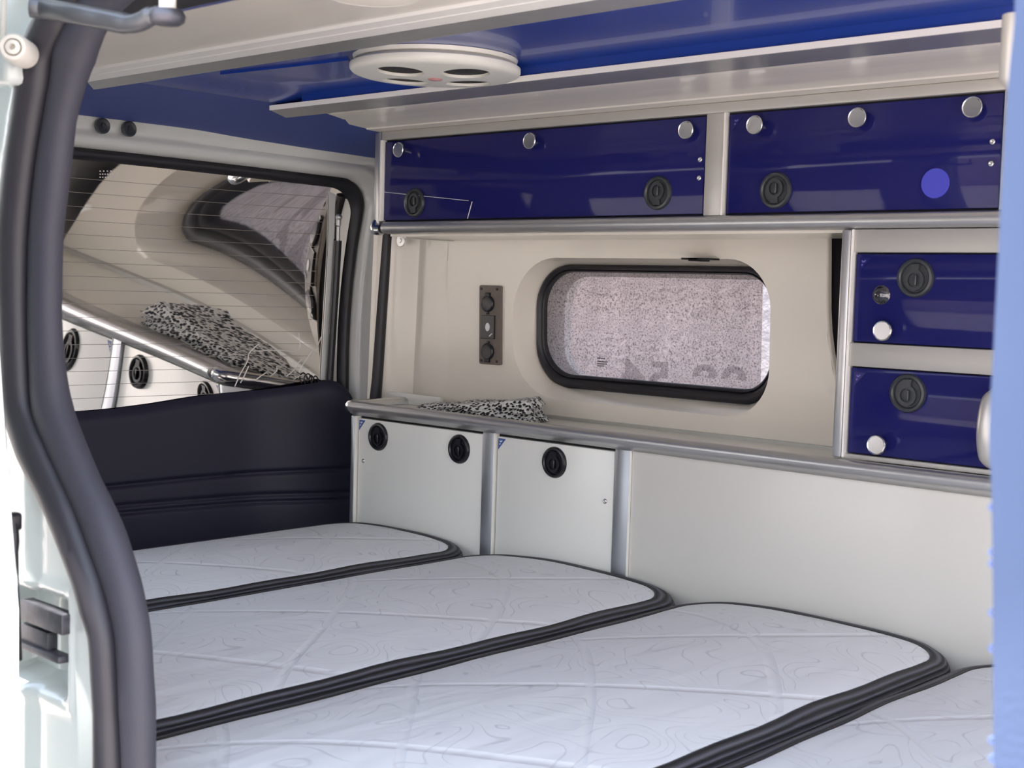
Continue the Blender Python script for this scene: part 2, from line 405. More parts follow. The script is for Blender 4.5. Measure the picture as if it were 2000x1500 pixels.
for t, d in ((.06, .003), (.2, .011), (.45, .024), (.75, .037), (.92, .043), (1, .046)):
    loops.append([wp(a[0]+(b[0]-a[0])*t, a[1]+(b[1]-a[1])*t, d) for a, b in zip(rec, rub)])
vs, fs = loft(bm, loops)
for f in fs: f.normal_flip() if False else None
# panel return at the front end, rearward part with two vertical creases
cols = [(-2.168, -.058), (-2.158, -.056), (-2.150, -.030), (-2.125, -.012), (-2.098, -.004), (-2.090, .001), (-2.082, -.002), (-2.04, -.004), (-2.003, -.001), (-1.995, 0)]
zs = lin(-.30, .125, 12)
V = [[bm.verts.new(Vector((x+(.07*(z+.05) if x < -1.999 else 0), YW(z)+d, z))) for z in zs] for x, d in cols]
for i in range(len(cols)-1):
    for j in range(len(zs)-1): bm.faces.new((V[i][j], V[i+1][j], V[i+1][j+1], V[i][j+1]))
E_ = [(edgeX(WX1, z), z) for z in lin(-.30, .125, 12)]
V = [[bm.verts.new(Vector((x+dx, YW(z)+dy, z))) for x, z in E_] for dx, dy in ((0, 0), (.002, .001), (.003, .004), (.003, .012))]
for i in range(3):
    for j in range(12): bm.faces.new((V[i][j], V[i+1][j], V[i+1][j+1], V[i][j+1]))
bmesh.ops.remove_doubles(bm, verts=bm.verts, dist=.0004)
bmesh.ops.recalc_face_normals(bm, faces=bm.faces)
link('wall_left', bm, M_cream, smooth=50, kind='structure')
# outer skin of the far side around the window, dark pillar in front of the panel
bm = BM()
plate(bm, [(-2.36, -LIFT+.25), (.9, -LIFT+.25), (.9, .40), (-2.36, .40)], [dens(rrect(-1.76, -1.245, -.165, .03, .06), 3)], lambda u, v, d: Vector((u, 2.04-.03*max(0, v+.3)+d, v)), .02)
link('wall_outer_left', bm, M_van, kind='structure')
boxo('trim_1', M_blackp, None, -1.16, -.99, 1.958, 1.965, -.30, .14, .003, kind='structure')

# window of the far side
def wr(x, z, d): return Vector((x, YW(z)+d, z))
bm = BM()
ins = dens(rrect(-1.769, -1.254, -.160, .037, [.055, .07, .07, .055], 10), 5)
prof = ((0, .048), (.1, .040), (.35, .037), (.6, .040), (.72, .046), (.8, .043), (.95, .046), (1, .056))
loft(bm, [[wr(a[0]+(b[0]-a[0])*t, a[1]+(b[1]-a[1])*t, d) for a, b in zip(rub, ins)] for t, d in prof])
bmesh.ops.recalc_face_normals(bm, faces=bm.faces)
win = link('window_1', bm, M_black, smooth=60, kind='structure')
bm = BM(); vs = [bm.verts.new(wr(x, z, .0545)) for x, z in ins]; bm.faces.new(vs)
link('glass', bm, M_glass, win)
bm = BM(); fl = [(min(x, -1.276), z) for x, z in ins]
vs = []; last = None
for x, z in fl:
    if last is None or (abs(last[0]-x)+abs(last[1]-z)) > 1e-5: vs.append(bm.verts.new(wr(x, z, .0530))); last = (x, z)
bm.faces.new(vs)
link('window_film', bm, M_film, win)
# mirrored faded number on the outside of the glass
cu = bpy.data.curves.new('number', 'FONT'); cu.body = '99 54'; cu.size = .075; cu.offset = .0022; cu.space_character = 1.15
to = bpy.data.objects.new('number', cu); C.objects.link(to)
me = bpy.data.meshes.new_from_object(to); bpy.data.objects.remove(to)
bm = BM(); bm.from_mesh(me)
xs = [v.co.x for v in bm.verts]; x0, x1 = min(xs), max(xs)
for v in bm.verts:
    X = -1.305-(v.co.x-x0)/(x1-x0)*.275; Z = v.co.y-.172+.0; v.co = wr(X, Z-.004, .0515)
link('faded_number', bm, M_num, win)
# printed glass stamp: rows of tiny dark marks
bm = BM()
for r_, (wd, cnt) in enumerate(((.020, 5), (.026, 9), (.024, 8), (.018, 6))):
    for k in range(cnt):
        X = -1.640+k*wd/cnt; Z = -.126-r_*.0042-(.002 if r_ else 0)
        vs = [bm.verts.new(wr(X+a, Z+b, .0520)) for a, b in ((0, 0), (wd/cnt*.75, 0), (wd/cnt*.75, .0024), (0, .0024))]; bm.faces.new(vs)
link('glass_stamp', bm, M_gap, win)
# black mark on the top of the recess
bm = BM(); box(bm, -1.385, -1.33, 1.9, 1.935, .0605, .0635); box(bm, -1.37, -1.35, 1.9, 1.935, .058, .0635); link('latch_strip', bm, M_gap, win)

# rubber strip beside the rear pillar and screw plate
sealv = catmull([pY(757, 430, 1.90), pY(754, 465, 1.90), pY(745, 600, 1.90), pY(736, 740, 1.90), pY(731, 800, 1.90), pY(729, 830, 1.90)], 4)
s = link('weatherstrip', tube(BM(), sealv, .0130, 14), M_black, smooth=60)
tag(s, 'black rubber strip running up the cream wall beside the rear pillar', 'rubber strip')
bm = BM(); P = pY(783, 470, 1.895); lathe(bm, [(0, .003), (.0035, .003), (.0045, .0015), (.012, .001), (.013, 0)], 20, at(P))
tag(link('screw', bm, M_alu, smooth=40), 'round head screw with washer high on the cream wall by the rubber strip', 'screw')

# ------------------------------------------------------------------ latch, knob, screw: built once in local coordinates
def latch_mesh(m, inv=1):
    bm = BM()
    lathe(bm, [(.0272, 0), (.0272, .0025), (.0255, .0055), (.0225, .0062), (.0205, .0045), (.0198, .001), (0, .001)], 36, FACE)
    # keyhole shaped paddle: circle with a neck
    out = []
    for k in range(33):
        a = math.radians(118-(k/32)*(118-(-298))) if False else math.radians(115+310*k/32); out.append((.0145*math.cos(a)*.95, .0145*math.sin(a)-.003))
    out += [(.0062, .0155), (.0068, .019), (-.0068, .019), (-.0062, .0155)]
    out = [(x, z*inv) for x, z in out]
    plate(bm, out, [circ(0, -.003*inv, .0098, 24)], lambda u, v, d: Vector((u, -.0055+d, v)), .0045)
    lathe(bm, [(.0098, .0035), (.0098, .002), (0, .002)], 24, at(Vector((0, 0, -.003*inv))))
    box(bm, -.0005, .0032, -.0068, -.002, -.003*inv-.0075, -.003*inv+.0075, .0012)
    me = bpy.data.meshes.new('latch'); bmesh.ops.recalc_face_normals(bm, faces=bm.faces); bm.to_mesh(me); bm.free(); me.materials.append(m)
    me.set_sharp_from_angle(angle=math.radians(45))
    for p in me.polygons: p.use_smooth = True
    return me
LATCH = {(0, 1): latch_mesh(M_blackp, 1), (1, 1): latch_mesh(M_latchg, 1), (1, -1): latch_mesh(M_latchg, -1)}
def knob_mesh(m):
    bm = BM(); r = .0142
    lathe(bm, [(.0055, 0), (.0055, .007), (.004, .008), (.004, .011), (r*.96, .011), (r, .0125), (r, .0150), (r*.95, .0163), (r*.86, .0154), (0, .0154)], 36, FACE)
    me = bpy.data.meshes.new('knob'); bm.to_mesh(me); bm.free(); me.materials.append(m); me.set_sharp_from_angle(angle=math.radians(12))
    for p in me.polygons: p.use_smooth = True
    return me
KNOB = knob_mesh(M_chrome)
bm = BM(); lathe(bm, [(.0045, 0), (.0045, .0012), (.0032, .0028), (.0015, .0030), (.0015, .0015), (0, .0015)], 20, FACE)
SCREW = bpy.data.meshes.new('screw'); bm.to_mesh(SCREW); bm.free(); SCREW.materials.append(M_chromes)
for p in SCREW.polygons: p.use_smooth = True
def put(name, me, parent, P, label=None):
    o = bpy.data.objects.new(name, me); C.objects.link(o); o.parent = parent; ABS[o] = Vector(P); o.location = Vector(P)-ABS[parent]
    if label: o['label'] = label
    return o
def sticker(parent, x, z, y, s, m, mw):
    """triangular corner sticker with three small marks"""
    bm = BM(); a = [(0, 0), (s, 0), (0, -s*1.15)]
    b = [bm.verts.new((x+u, y, z+v)) for u, v in a]; b2 = [bm.verts.new((x+u, y+.0006, z+v)) for u, v in a]
    bm.faces.new(b); bm.faces.new(b2[::-1])
    for i in range(3): bm.faces.new((b[i], b[(i+1) % 3], b2[(i+1) % 3], b2[i]))
    fs = list(bm.faces)
    for (u0, v0, u1, v1) in ((.22, -.22, .34, -.36), (.34, -.36, .55, -.2), (.2, -.62, .3, -.5)):
        p0 = Vector((x+u0*s, y-.0004, z+v0*s)); p1 = Vector((x+u1*s, y-.0004, z+v1*s)); d = (p1-p0).normalized(); nrm = Vector((-d.z, 0, d.x))*s*.06
        f = bm.faces.new([bm.verts.new(q) for q in (p0-nrm, p1-nrm, p1+nrm, p0+nrm)]); f.material_index = 1
    return link('corner_sticker', bm, [m, mw], parent)
def door(parent, x0, x1, z0, z1, m, edge, y=FY, th=.016, name='door'):
    bm = BM(); box(bm, x0, x1, y-.0005, y+th, z0, z1, .0012, 2)
    d = link(name, bm, m, parent, smooth=40); return d

# ------------------------------------------------------------------ overhead cabinet
oc = empty('overhead_cabinet', (-1.38, 1.82, .1), 'long overhead cabinet with two blue glossy doors under the cream ceiling panel', 'cabinet')
bm = BM()
box(bm, -1.988, -.30, 1.755, YW(.2)-.005, .106, .29)      # carcass (dark inside, seen in the gaps)
link('carcass', bm, M_gap, oc)
boxo('top_rail', M_trim, oc, -1.990, -.30, 1.744, 1.765, .280, .296, .0015)
bm = BM(); prismX(bm, [(1.765, .123), (1.742, .123), (1.738, .120), (1.735, .113), (1.737, .106), (1.743, .1015), (1.765, .1005)], -1.978, -.30)
link('bottom_rail', bm, M_alu, oc, smooth=50)
boxo('underside_panel', M_cream, oc, -1.985, -.30, 1.768, YW(.1)-.002, .0965, .1055)
bm = BM(); prismX(bm, [(1.8, .0945), (1.80, .0965), (YW(.1)-.002, .0965), (YW(.1)-.002, .0945)], -1.985, -1.975); link('underside_strip', bm, M_trim, oc)
boxo('end_post', M_white, oc, -1.992, -1.9865, 1.742, 1.765, .125, .28, .001)
boxo('end_profile', M_alu, oc, -2.010, -1.992, 1.744, 1.80, .118, .296, .003)
boxo('divider', M_trim, oc, -1.2335, -1.2005, 1.745, 1.765, .1235, .280, .001)
boxo('divider_edge', M_white, oc, -1.2005, -1.198, 1.744, 1.765, .1235, .280)
boxo('front_post', M_trim, oc, -.762, -.730, 1.745, 1.765, .1235, .280, .001)
bm = BM(); tube(bm, catmull([(-2.005, 1.757, .128), (-2.005, 1.748, .116), (-1.998, 1.742, .1085), (-1.982, 1.742, .108)], 6), .0105, 14); link('corner_cap', bm, M_chromes, oc, smooth=50)
d1 = door(oc, -1.985, -1.2375, .1265, .277, M_blue, M_blueedge)
d2 = door(oc, -1.194, -.765, .1265, .277, M_blue, M_blueedge)
door(oc, -.727, -.31, .1265, .277, M_blue, M_blueedge)
for px, py in ((811, 396), (1286, 377)): put('latch', LATCH[(1, -1)], d1, pY(px, py, FY))
put('latch', LATCH[(1, -1)], d2, pY(1516, 372, FY))
for px, py in ((789, 294), (1045, 277), (1350, 256)): put('knob', KNOB, d1, pY(px, py, FY))
for px, py in ((1484, 246), (1684, 232), (1908, 212)): put('knob', KNOB, d2, pY(px, py, FY))
for px, py in ((1368, 312), (1366, 348)): put('screw', SCREW, d1, pY(px, py, FY))
for px, py in ((1939, 277), (1936, 320)): put('screw', SCREW, d2, pY(px, py, FY))
bm = BM(); lathe(bm, [(.0205, 0), (.0205, .0008), (.020, .0014), (0, .0014)], 40, at(pY(1827, 358, FY))); link('round_sticker', bm, M_disc, d2)
sticker(d2, -1.188, .272, FY-.001, .018, M_blue, M_stickfaint)
# thin white lines laid on the door to stand for a reflection
bm = BM(); a, b = pY(750, 375, FY-.001), pY(915, 392, FY-.001); tube(bm, [a, b], .0005, 6)
a, b = pY(922, 394, FY-.001), pY(913, 427, FY-.001); tube(bm, [a, b], .0007, 6); link('reflected_line', bm, M_white, d1)

# ------------------------------------------------------------------ side drawer unit on the worktop
su = empty('drawer_unit', (-.64, 1.82, -.235), 'tall unit with two stacked blue doors at the right of the side window', 'cabinet')
bm = BM(); box(bm, -.985, -.30, 1.757, YW(-.05)-.03, -.226, .094); link('carcass', bm, M_gap, su)
boxo('side_panel', M_cream, su, -.992, -.986, 1.757, YW(-.05)-.03, -.226, .094)
boxo('corner_post', M_alu, su, -.989, -.9735, 1.740, 1.765, -.2275, .10, .004)
boxo('post_edge', M_white, su, -.9735, -.971, 1.742, 1.765, -.226, .10)
for z0, z1 in ((.0675, .100), (-.0945, -.061), (-.2275, -.2205)):
    boxo('cross_rail', M_trim, su, -.971, -.30, 1.745, 1.765, z0, z1, .0012)
da = door(su, -.9685, -.31, -.0595, .0655, M_blue, M_blueedge)
db = door(su, -.9685, -.31, -.219, -.0965, M_blue, M_blueedge)
put('latch', LATCH[(1, 1)], da, pY(1789, 543, FY)); put('latch', LATCH[(1, 1)], db, pY(1774, 768, FY))
k = put('knob', KNOB, da, pY(1733, 646, FY)); put('knob', KNOB, db, pY(1721, 868, FY))
bm = BM(); lathe(bm, [(.0125, 0), (.0135, .001), (.012, .002), (.0105, .004), (.007, .0085), (0, .0105)], 28, at(pY(1722, 576, FY))); link('round_lock', bm, mat('dark_chrome', (.12, .12, .13), .12, metal=1), da, smooth=50)
sticker(da, -.963, .060, FY-.001, .018, M_blue, M_stickfaint); sticker(db, -.963, -.103, FY-.001, .018, M_blue, M_stickfaint)
# grey pull at the far right
bm = BM(); c0 = pY(1938, 840, 1.73)
tube(bm, catmull([c0+Vector((0, .01, .045)), c0+Vector((0, -.012, .035)), c0+Vector((0, -.02, 0)), c0+Vector((0, -.012, -.03)), c0+Vector((0, .004, -.04))], 6), [.012]*24+[.012], 14)
lathe(bm, [(.0, .012), (.015, .011), (.018, .006), (.018, 0)], 28, at(pY(1947, 887, 1.745)))
link('pull_handle', bm, M_trim, db, smooth=50)

# ------------------------------------------------------------------ worktop
wt = empty('worktop', (-1.17, 1.84, -.26), 'cream worktop with a rounded aluminium front edge under the side window', 'worktop')
boxo('top', M_cream, wt, -2.066, -.30, 1.752, YW(CT)+.004, CT-.014, CT)
bm = BM(); prismX(bm, [(1.760, -.2565), (1.741, -.2565), (1.7355, -.250), (1.730, -.2475), (1.727, -.243), (1.7265, -.2375), (1.729, -.2325), (1.734, -.2295), (1.741, -.2282), (1.750, -.2290), (1.756, -.232), (1.760, CT+.0002)], -2.055, -.30)
link('front_edge', bm, M_alu, wt, smooth=50)
bm = BM(); tube(bm, catmull([(-2.052, 1.744, -.2415), (-2.064, 1.747, -.2415), (-2.071, 1.757, -.242), (-2.073, 1.785, -.2425), (-2.073, 1.92, -.2425)], 6), [.0145]*6+[.0145]*19, 14); link('corner_cap', bm, M_chromes, wt, smooth=50)
boxo('wall_joint', M_trim, wt, -2.05, -1.0, YW(CT)-.010, YW(CT)+.002, CT, CT+.006)
boxo('edge_flange', M_alu, wt, -2.06, -.995, 1.7545, 1.792, CT, CT+.0022, .0008)
bx = boxo('upstand', M_fixed, wt, -2.125, -1.968, 1.895, 1.905, CT, -.2205, .001)

# ------------------------------------------------------------------ base cabinet
bc = empty('base_cabinet', (-1.17, 1.85, FLOOR), 'low white cabinet below the worktop with black round latches', 'cabinet')
bm = BM(); box(bm, -2.045, -.30, 1.758, 1.93, FLOOR, -.258); link('carcass', bm, M_gap, bc)
boxo('post', M_aludark, bc, -2.064, -2.0515, 1.745, 1.93, FLOOR, -.2585, .002)
boxo('post_edge', M_white, bc, -2.0515, -2.0495, 1.744, 1.76, FLOOR, -.2585)
boxo('post', M_aludark, bc, -1.6975, -1.6695, 1.7455, 1.77, FLOOR, -.257, .001)
boxo('post_edge', M_white, bc, -1.6695, -1.6675, 1.745, 1.77, FLOOR, -.257)
boxo('post', M_aludark, bc, -1.3915, -1.3605, 1.7455, 1.77, FLOOR, -.257, .001)
boxo('post_edge', M_white, bc, -1.3605, -1.3585, 1.745, 1.77, FLOOR, -.257)
e1 = door(bc, -2.0455, -1.7015, -.80, -.2625, M_door, M_gap)
e2 = door(bc, -1.6635, -1.3955, -.80, -.2625, M_door, M_gap)
boxo('fixed_panel', M_fixed, bc, -1.3575, -.30, 1.7485, 1.766, FLOOR+.02, -.2575, .001)
for P in ((740, 853), (898, 877)): put('latch', LATCH[(0, 1)], e1, pY(*P, FY))
put('latch', LATCH[(0, 1)], e2, pY(1084, 903, FY))
put('lock_screw', SCREW, e1, pY(710, 900, FY)); put('lock_screw', SCREW, e2, pY(1182, 979, FY))
for d, x in ((e1, -2.0435), (e2, -1.6618)): sticker(d, x, -.2655, FY-.001, .018, M_sticker, M_stickw)

# ------------------------------------------------------------------ folded cloth on the worktop
bm = BM()
x0, x1, y0, y1 = -1.945, -1.625, 1.80, 1.888
def cl(u, v, lay):
    X = x0+(x1-x0)*u-.045*v+.006*math.sin(9*v+lay); Y = y0+(y1-y0)*v+.004*math.sin(14*u+2*lay); return X, Y
for lay in range(4):
    zb0 = CT+.0018; sh = .006*lay
    us = lin(0, 1, 26); vs_ = lin(0, 1, 12)
    def top(u, v):
        zb = zb0+lay*.0095*(.25+.75*u)
        X, Y = cl(u, v, lay); e = min(u, 1-u)*30; e2 = min(v, 1-v)*12; r = min(1, math.sqrt(max(0, min(1, e))*max(0, min(1, e2))))
        return Vector((X+sh*(1-2*u)*.5, Y+sh*.3, zb+.0092*r*(.4+.6*u)+.002*math.sin(11*u+lay)*math.sin(5*v+lay)*r+.006*lay/3*(u**2)*r))
    def bot(u, v):
        X, Y = cl(u, v, lay); return Vector((X+sh*(1-2*u)*.5, Y+sh*.3, zb0+lay*.0095*(.25+.75*u)))
    V1, _ = grid(bm, top, us, vs_); V2, f2 = grid(bm, bot, us, vs_)
    rim1 = [V1[i][0] for i in range(27)]+[V1[26][j] for j in range(1, 13)]+[V1[i][12] for i in range(25, -1, -1)]+[V1[0][j] for j in range(11, 0, -1)]
    rim2 = [V2[i][0] for i in range(27)]+[V2[26][j] for j in range(1, 13)]+[V2[i][12] for i in range(25, -1, -1)]+[V2[0][j] for j in range(11, 0, -1)]
    for i in range(len(rim1)): bm.faces.new((rim1[i], rim1[(i+1) % len(rim1)], rim2[(i+1) % len(rim1)], rim2[i]))
bmesh.ops.recalc_face_normals(bm, faces=bm.faces)
tag(link('folded_cloth', bm, M_knit, smooth=60), 'folded black and white spotted cloth lying on the worktop', 'cloth')

# ------------------------------------------------------------------ socket panel on the cream wall
pa, pb, pc = pY(939, 557, YW(.008)), pY(982, 559, YW(.008)), pY(961, 712, YW(-.15))
zc = (pa.z+pc.z)/2; SX0, SX1, SZ0, SZ1 = pa.x+.002, pb.x, pc.z, pa.z
so = empty('socket_panel', (SX0, YW(SZ0), SZ0), 'taupe plate with two capped black sockets and a charger between them', 'socket')
def sp3(u, v, d): return Vector((u, YW(v)-.006+d, v))
bm = BM(); plate(bm, rrect(SX0, SX1, SZ0, SZ1, .004, 4), [], sp3, .006); link('plate', bm, M_socket, so)
SW, SH = SX1-SX0, SZ1-SZ0; mx_ = (SX0+SX1)/2-.004
for f, s_ in ((.77, 1), (.165, -1)):
    cz = SZ0+SH*f; P = Vector((mx_, YW(cz)-.006, cz)); bm = BM()
    lathe(bm, [(.0165, 0), (.0165, .004), (.0145, .006), (.012, .0055), (.0, .006)], 30, at(P))
    box(bm, mx_-.0065, mx_+.0065, P.y-.005, P.y, cz+s_*.018-.004, cz+s_*.018+.004, .001); box(bm, mx_-.003, mx_+.003, P.y-.004, P.y, cz-s_*.018-.003, cz-s_*.018+.003, .001)
    link('socket', bm, M_blackp, so, smooth=40)
cz = SZ0+SH*.475; bm = BM(); y_ = YW(cz)-.006
box(bm, mx_-.017, mx_+.019, y_-.004, y_, cz-.0235, cz+.0235, .001); us_ = link('charger', bm, M_blackp, so)
bm = BM(); lathe(bm, [(.0072, 0), (.0072, .0012), (0, .0012)], 24, Matrix.Translation(Vector((mx_+.002, y_-.004, cz))) @ Matrix.Diagonal((.8, 1, 1.15, 1)) @ FACE); link('lit_button', bm, M_stickw, us_)
bm = BM(); tube(bm, catmull([(mx_+.007, y_-.0045, cz-.018), (mx_+.010, y_-.0045, cz-.0165), (mx_+.0115, y_-.0045, cz-.0145), (mx_+.0155, y_-.0045, cz-.013)], 4), .0011, 8); link('swoosh', bm, M_stickw, us_)
for fx in (.1, .84):
    for fz in (.045, .955):
        z = SZ0+SH*fz; bm = BM(); lathe(bm, [(.0028, 0), (.0028, .0012), (0, .0015)], 14, at(Vector((SX0+SW*fx, YW(z)-.006, z)))); link('screw', bm, M_black, so)

# ------------------------------------------------------------------ ceiling: blue roof, rear liner, cream side panels, rails, vent
bm = BM()
grid(bm, lambda X, Y: Vector((X, Y, .322)), lin(-1.80, .9, 6), lin(.86, 1.80, 8))
def hz(X):    # rear liner height
    t = (X+2.26)/(2.26-1.93)
    if t < 1: return .293+.018*math.sin(max(0, t)*math.pi/2)
    s_ = (X+1.93)/.13; return .311+.011*sstep(s_)
V, fs = grid(bm, lambda X, Y: Vector((X+.05*(abs(Y-1.26)/.7)**2*0, Y, hz(X)-.0-.026*max(0, (Y-1.50)/.4)**1.3-.016*max(0, (.97-Y)/.4)+(.03 if X < -2.3 else 0))), [-2.42, -2.275, -2.268, -2.25]+lin(-2.23, -1.93, 10)+lin(-1.92, -1.80, 8), lin(.62, 2.02, 28), mi=1)
for f in fs:
    if f.calc_center_median().x > -1.93: f.material_index = 0
ceil_ = link('ceiling', bm, [M_blueceil, M_bluehead], smooth=50, kind='structure')
bm = BM(); box(bm, -2.54, .9, .545, 2.06, .39, .42); link('roof', bm, M_van, kind='structure')
# shallow moulded panel in the blue roof
bm = BM()
a = [pZ(430, 146, .3185), pZ(520, 156, .3185), pZ(640, 161, .3185), pZ(684, 156, .3185), pZ(690, 140, .3185), pZ(680, 118, .3185), pZ(560, 132, .3185)]
bm2 = [bm.verts.new(p) for p in a]; bm3 = [bm.verts.new(p+Vector((0, 0, .006))) for p in a]
bm.faces.new(bm2)
for i in range(len(a)): bm.faces.new((bm2[i], bm2[(i+1) % len(a)], bm3[(i+1) % len(a)], bm3[i]))
bmesh.ops.recalc_face_normals(bm, faces=bm.faces); link('roof_panel', bm, M_blueceil, ceil_)
# far cream panel: from rail to cabinet, with two shallow steps
def poly_panel(name, rear, profile, x1, m):
    """profile: list of (Y,z); rear: function Y->X of the rear edge"""
    bm = BM(); a = [bm.verts.new((rear(y), y, z)) for y, z in profile]; b = [bm.verts.new((x1, y, z)) for y, z in profile]
    a2 = [bm.verts.new((rear(y), y, z+.004)) for y, z in profile]; b2 = [bm.verts.new((x1, y, z+.004)) for y, z in profile]
    for i in range(len(profile)-1):
        bm.faces.new((a[i], a[i+1], b[i+1], b[i])); bm.faces.new((a2[i], b2[i], b2[i+1], a2[i+1])); bm.faces.new((a[i], a2[i], a2[i+1], a[i+1]))
    bmesh.ops.recalc_face_normals(bm, faces=bm.faces)
    return link(name, bm, m, kind='structure')
def rearF(y):
    ks = ((1.50, -1.894), (1.551, -1.902), (1.60, -1.93), (1.656, -1.982), (1.737, -1.998), (1.80, -2.0))
    for (a, xa), (b, xb) in zip(ks, ks[1:]):
        if y <= b: return xa+(xb-xa)*(y-a)/(b-a)
    return -2.0
P_far = [(1.525, .306), (1.533, .301), (1.545, .300), (1.565, .2995), (1.598, .2995), (1.600, .3015), (1.615, .3015), (1.655, .3000), (1.705, .2985), (1.708, .2965), (1.72, .2965), (1.745, .2962), (1.80, .2962)]
poly_panel('trim_2', rearF, P_far, .9, M_creamgloss)
def rearN(y): return -1.86
P_near = [(.868, .306), (.868, .3000), (.90, .3005), (.93, .3025), (.97, .3035), (1.03, .3035)]
poly_panel('trim_3', rearN, P_near, .9, M_creamgloss)
# blue edge towards the door opening, with pale line and dark header
boxo('trim_4', M_blueceil, None, -1.90, .9, .822, .868, .301, .31, kind='structure')
boxo('trim_5', M_white, None, -1.90, .9, .815, .822, .298, .31, kind='structure')
boxo('trim_6', M_black, None, -1.90, .9, .62, .815, .285, .33, kind='structure')
# rails
def rail(name, label, prof_m, xs0):
    r = empty(name, (-1.2, sum(p[0] for p in prof_m[0][1])/len(prof_m[0][1]), .30), label, 'rail', 'aluminium ceiling rails')
    for nm, prof, m in prof_m:
        bm = BM(); prismX(bm, prof, 0, .9, xs0=xs0); link(nm, bm, m, r)
    return r
rail('ceiling_rail', 'long aluminium ceiling rail on the far side, passing behind the round vent',
     [('channel', [(1.448, .300), (1.530, .300), (1.530, .306), (1.448, .306)], M_alu), ('lip', [(1.4445, .2995), (1.448, .2995), (1.448, .3075), (1.4445, .3075)], M_white)],  # lip coloured white to stand for the aluminium catching light
     lambda y, z: -1.945-(y-1.4445)*.75)
rail('ceiling_rail', 'long aluminium ceiling rail nearest the door, ending above the rear header plugs',
     [('channel', [(1.084, .2995), (1.135, .2995), (1.150, .303), (1.150, .322), (1.145, .322), (1.140, .306), (1.084, .306)], M_alu), ('flange', [(1.030, .3035), (1.034, .3005), (1.056, .3003), (1.057, .2995), (1.084, .2990), (1.084, .306), (1.03, .306)], M_white)],  # flange coloured white for the rail face lit from the door
     lambda y, z: -1.85-(y-1.03)*1.35 if y < 1.136 else -1.99)
# far lip of the far channel up to the roof so no gap shows
boxo('trim_7', M_blueceil, None, -1.86, .9, 1.4485, 1.452, .306, .322, kind='structure')
# vent
vc = pZ(850, 141, .303); vc.z = .295
ve = empty('ceiling_vent', vc, 'round white ceiling vent with four dark holes hanging between the rails', 'vent')
Rv = .1205
def vdome(r_): return .2975-.0042*(1-(r_/(.87*Rv))**2)
def vp(u, v, d): return Vector((vc.x+u, vc.y+v, vdome(math.hypot(u, v))+d))
hol = []
for px, py in ((790, 147), (925, 149), (775, 165), (907, 168)):
    q = pZ(px, py, .298); hol.append((q.x-vc.x, q.y-vc.y))
# regularise the four holes around the hub
hb = pZ(849, 163, .298); hb = (hb.x-vc.x, hb.y-vc.y)
ang = math.atan2(-.69, .72)+math.radians(42)
hol = [(.064*math.cos(ang+k*math.pi/2), .064*math.sin(ang+k*math.pi/2)) for k in range(4)]
bm = BM(); plate(bm, circ(0, 0, .87*Rv, 64), [circ(x, y, .033, 32) for x, y in hol]+[circ(0, 0, .016, 24)], vp, .004)
lathe(bm, [(.016, vdome(.016)), (.008, vdome(.008)), (0, vdome(0))], 24, Matrix.Translation((vc.x, vc.y, 0)))
lathe(bm, [(.87*Rv, .2975), (.93*Rv, .2982), (Rv-.003, .3003), (Rv, .304), (Rv, .310), (Rv-.006, .314), (Rv-.012, .316)], 64, Matrix.Translation((vc.x, vc.y, 0)))
link('cover', bm, M_vent, ve, smooth=50)
bm = BM(); lathe(bm, [(Rv-.02, .314), (Rv-.006, .316), (Rv-.004, .3215), (0, .3215)], 64, Matrix.Translation((vc.x, vc.y, 0))); link('collar', bm, M_vent, ve, smooth=50)
bm = BM(); lathe(bm, [(0, .2972), (.05, .2985), (.85*Rv, .302), (.85*Rv, .306), (0, .306)], 48, Matrix.Translation((vc.x, vc.y, 0))); link('hole_shade', bm, M_gap, ve)  # near-black disc stands for the shade inside the vent holes
bm = BM(); lathe(bm, [(.0105, .2932), (.0085, .2916), (0, .2912)], 24, Matrix.Translation((vc.x, vc.y, 0))); link('hub', bm, M_pink, ve, smooth=60)
# flat round lamp in the near ceiling panel
lc = pZ(728, -14, .3)
la = empty('ceiling_lamp', (lc.x, lc.y, .29), 'round cream ceiling lamp cut off by the top border above the near rail', 'lamp')
bm = BM(); lathe(bm, [(.052, .3045), (.052, .298), (.047, .295), (.044, .2955)], 40, Matrix.Translation((lc.x, lc.y, 0))); link('ring', bm, M_ivory, la, smooth=40)
M_lens = mat('lamp_lens', (.85, .8, .7), .4)
bm = BM(); lathe(bm, [(.044, .2955), (.03, .294), (0, .2935)], 40, Matrix.Translation((lc.x, lc.y, 0))); link('lens', bm, M_lens, la, smooth=60)
# grey round stop at the front end of the far rail
bm = BM(); q = pY(1985, 105, 1.05); tube(bm, [q+Vector((0, 0, .03)), q+Vector((0, 0, -.02)), q+Vector((0, 0, -.028))], [.012, .012, .006], 16)
tag(link('grab_bar', bm, M_trim, smooth=50), 'blurred grey bar end showing beside the blue cloth at upper right', 'bar')

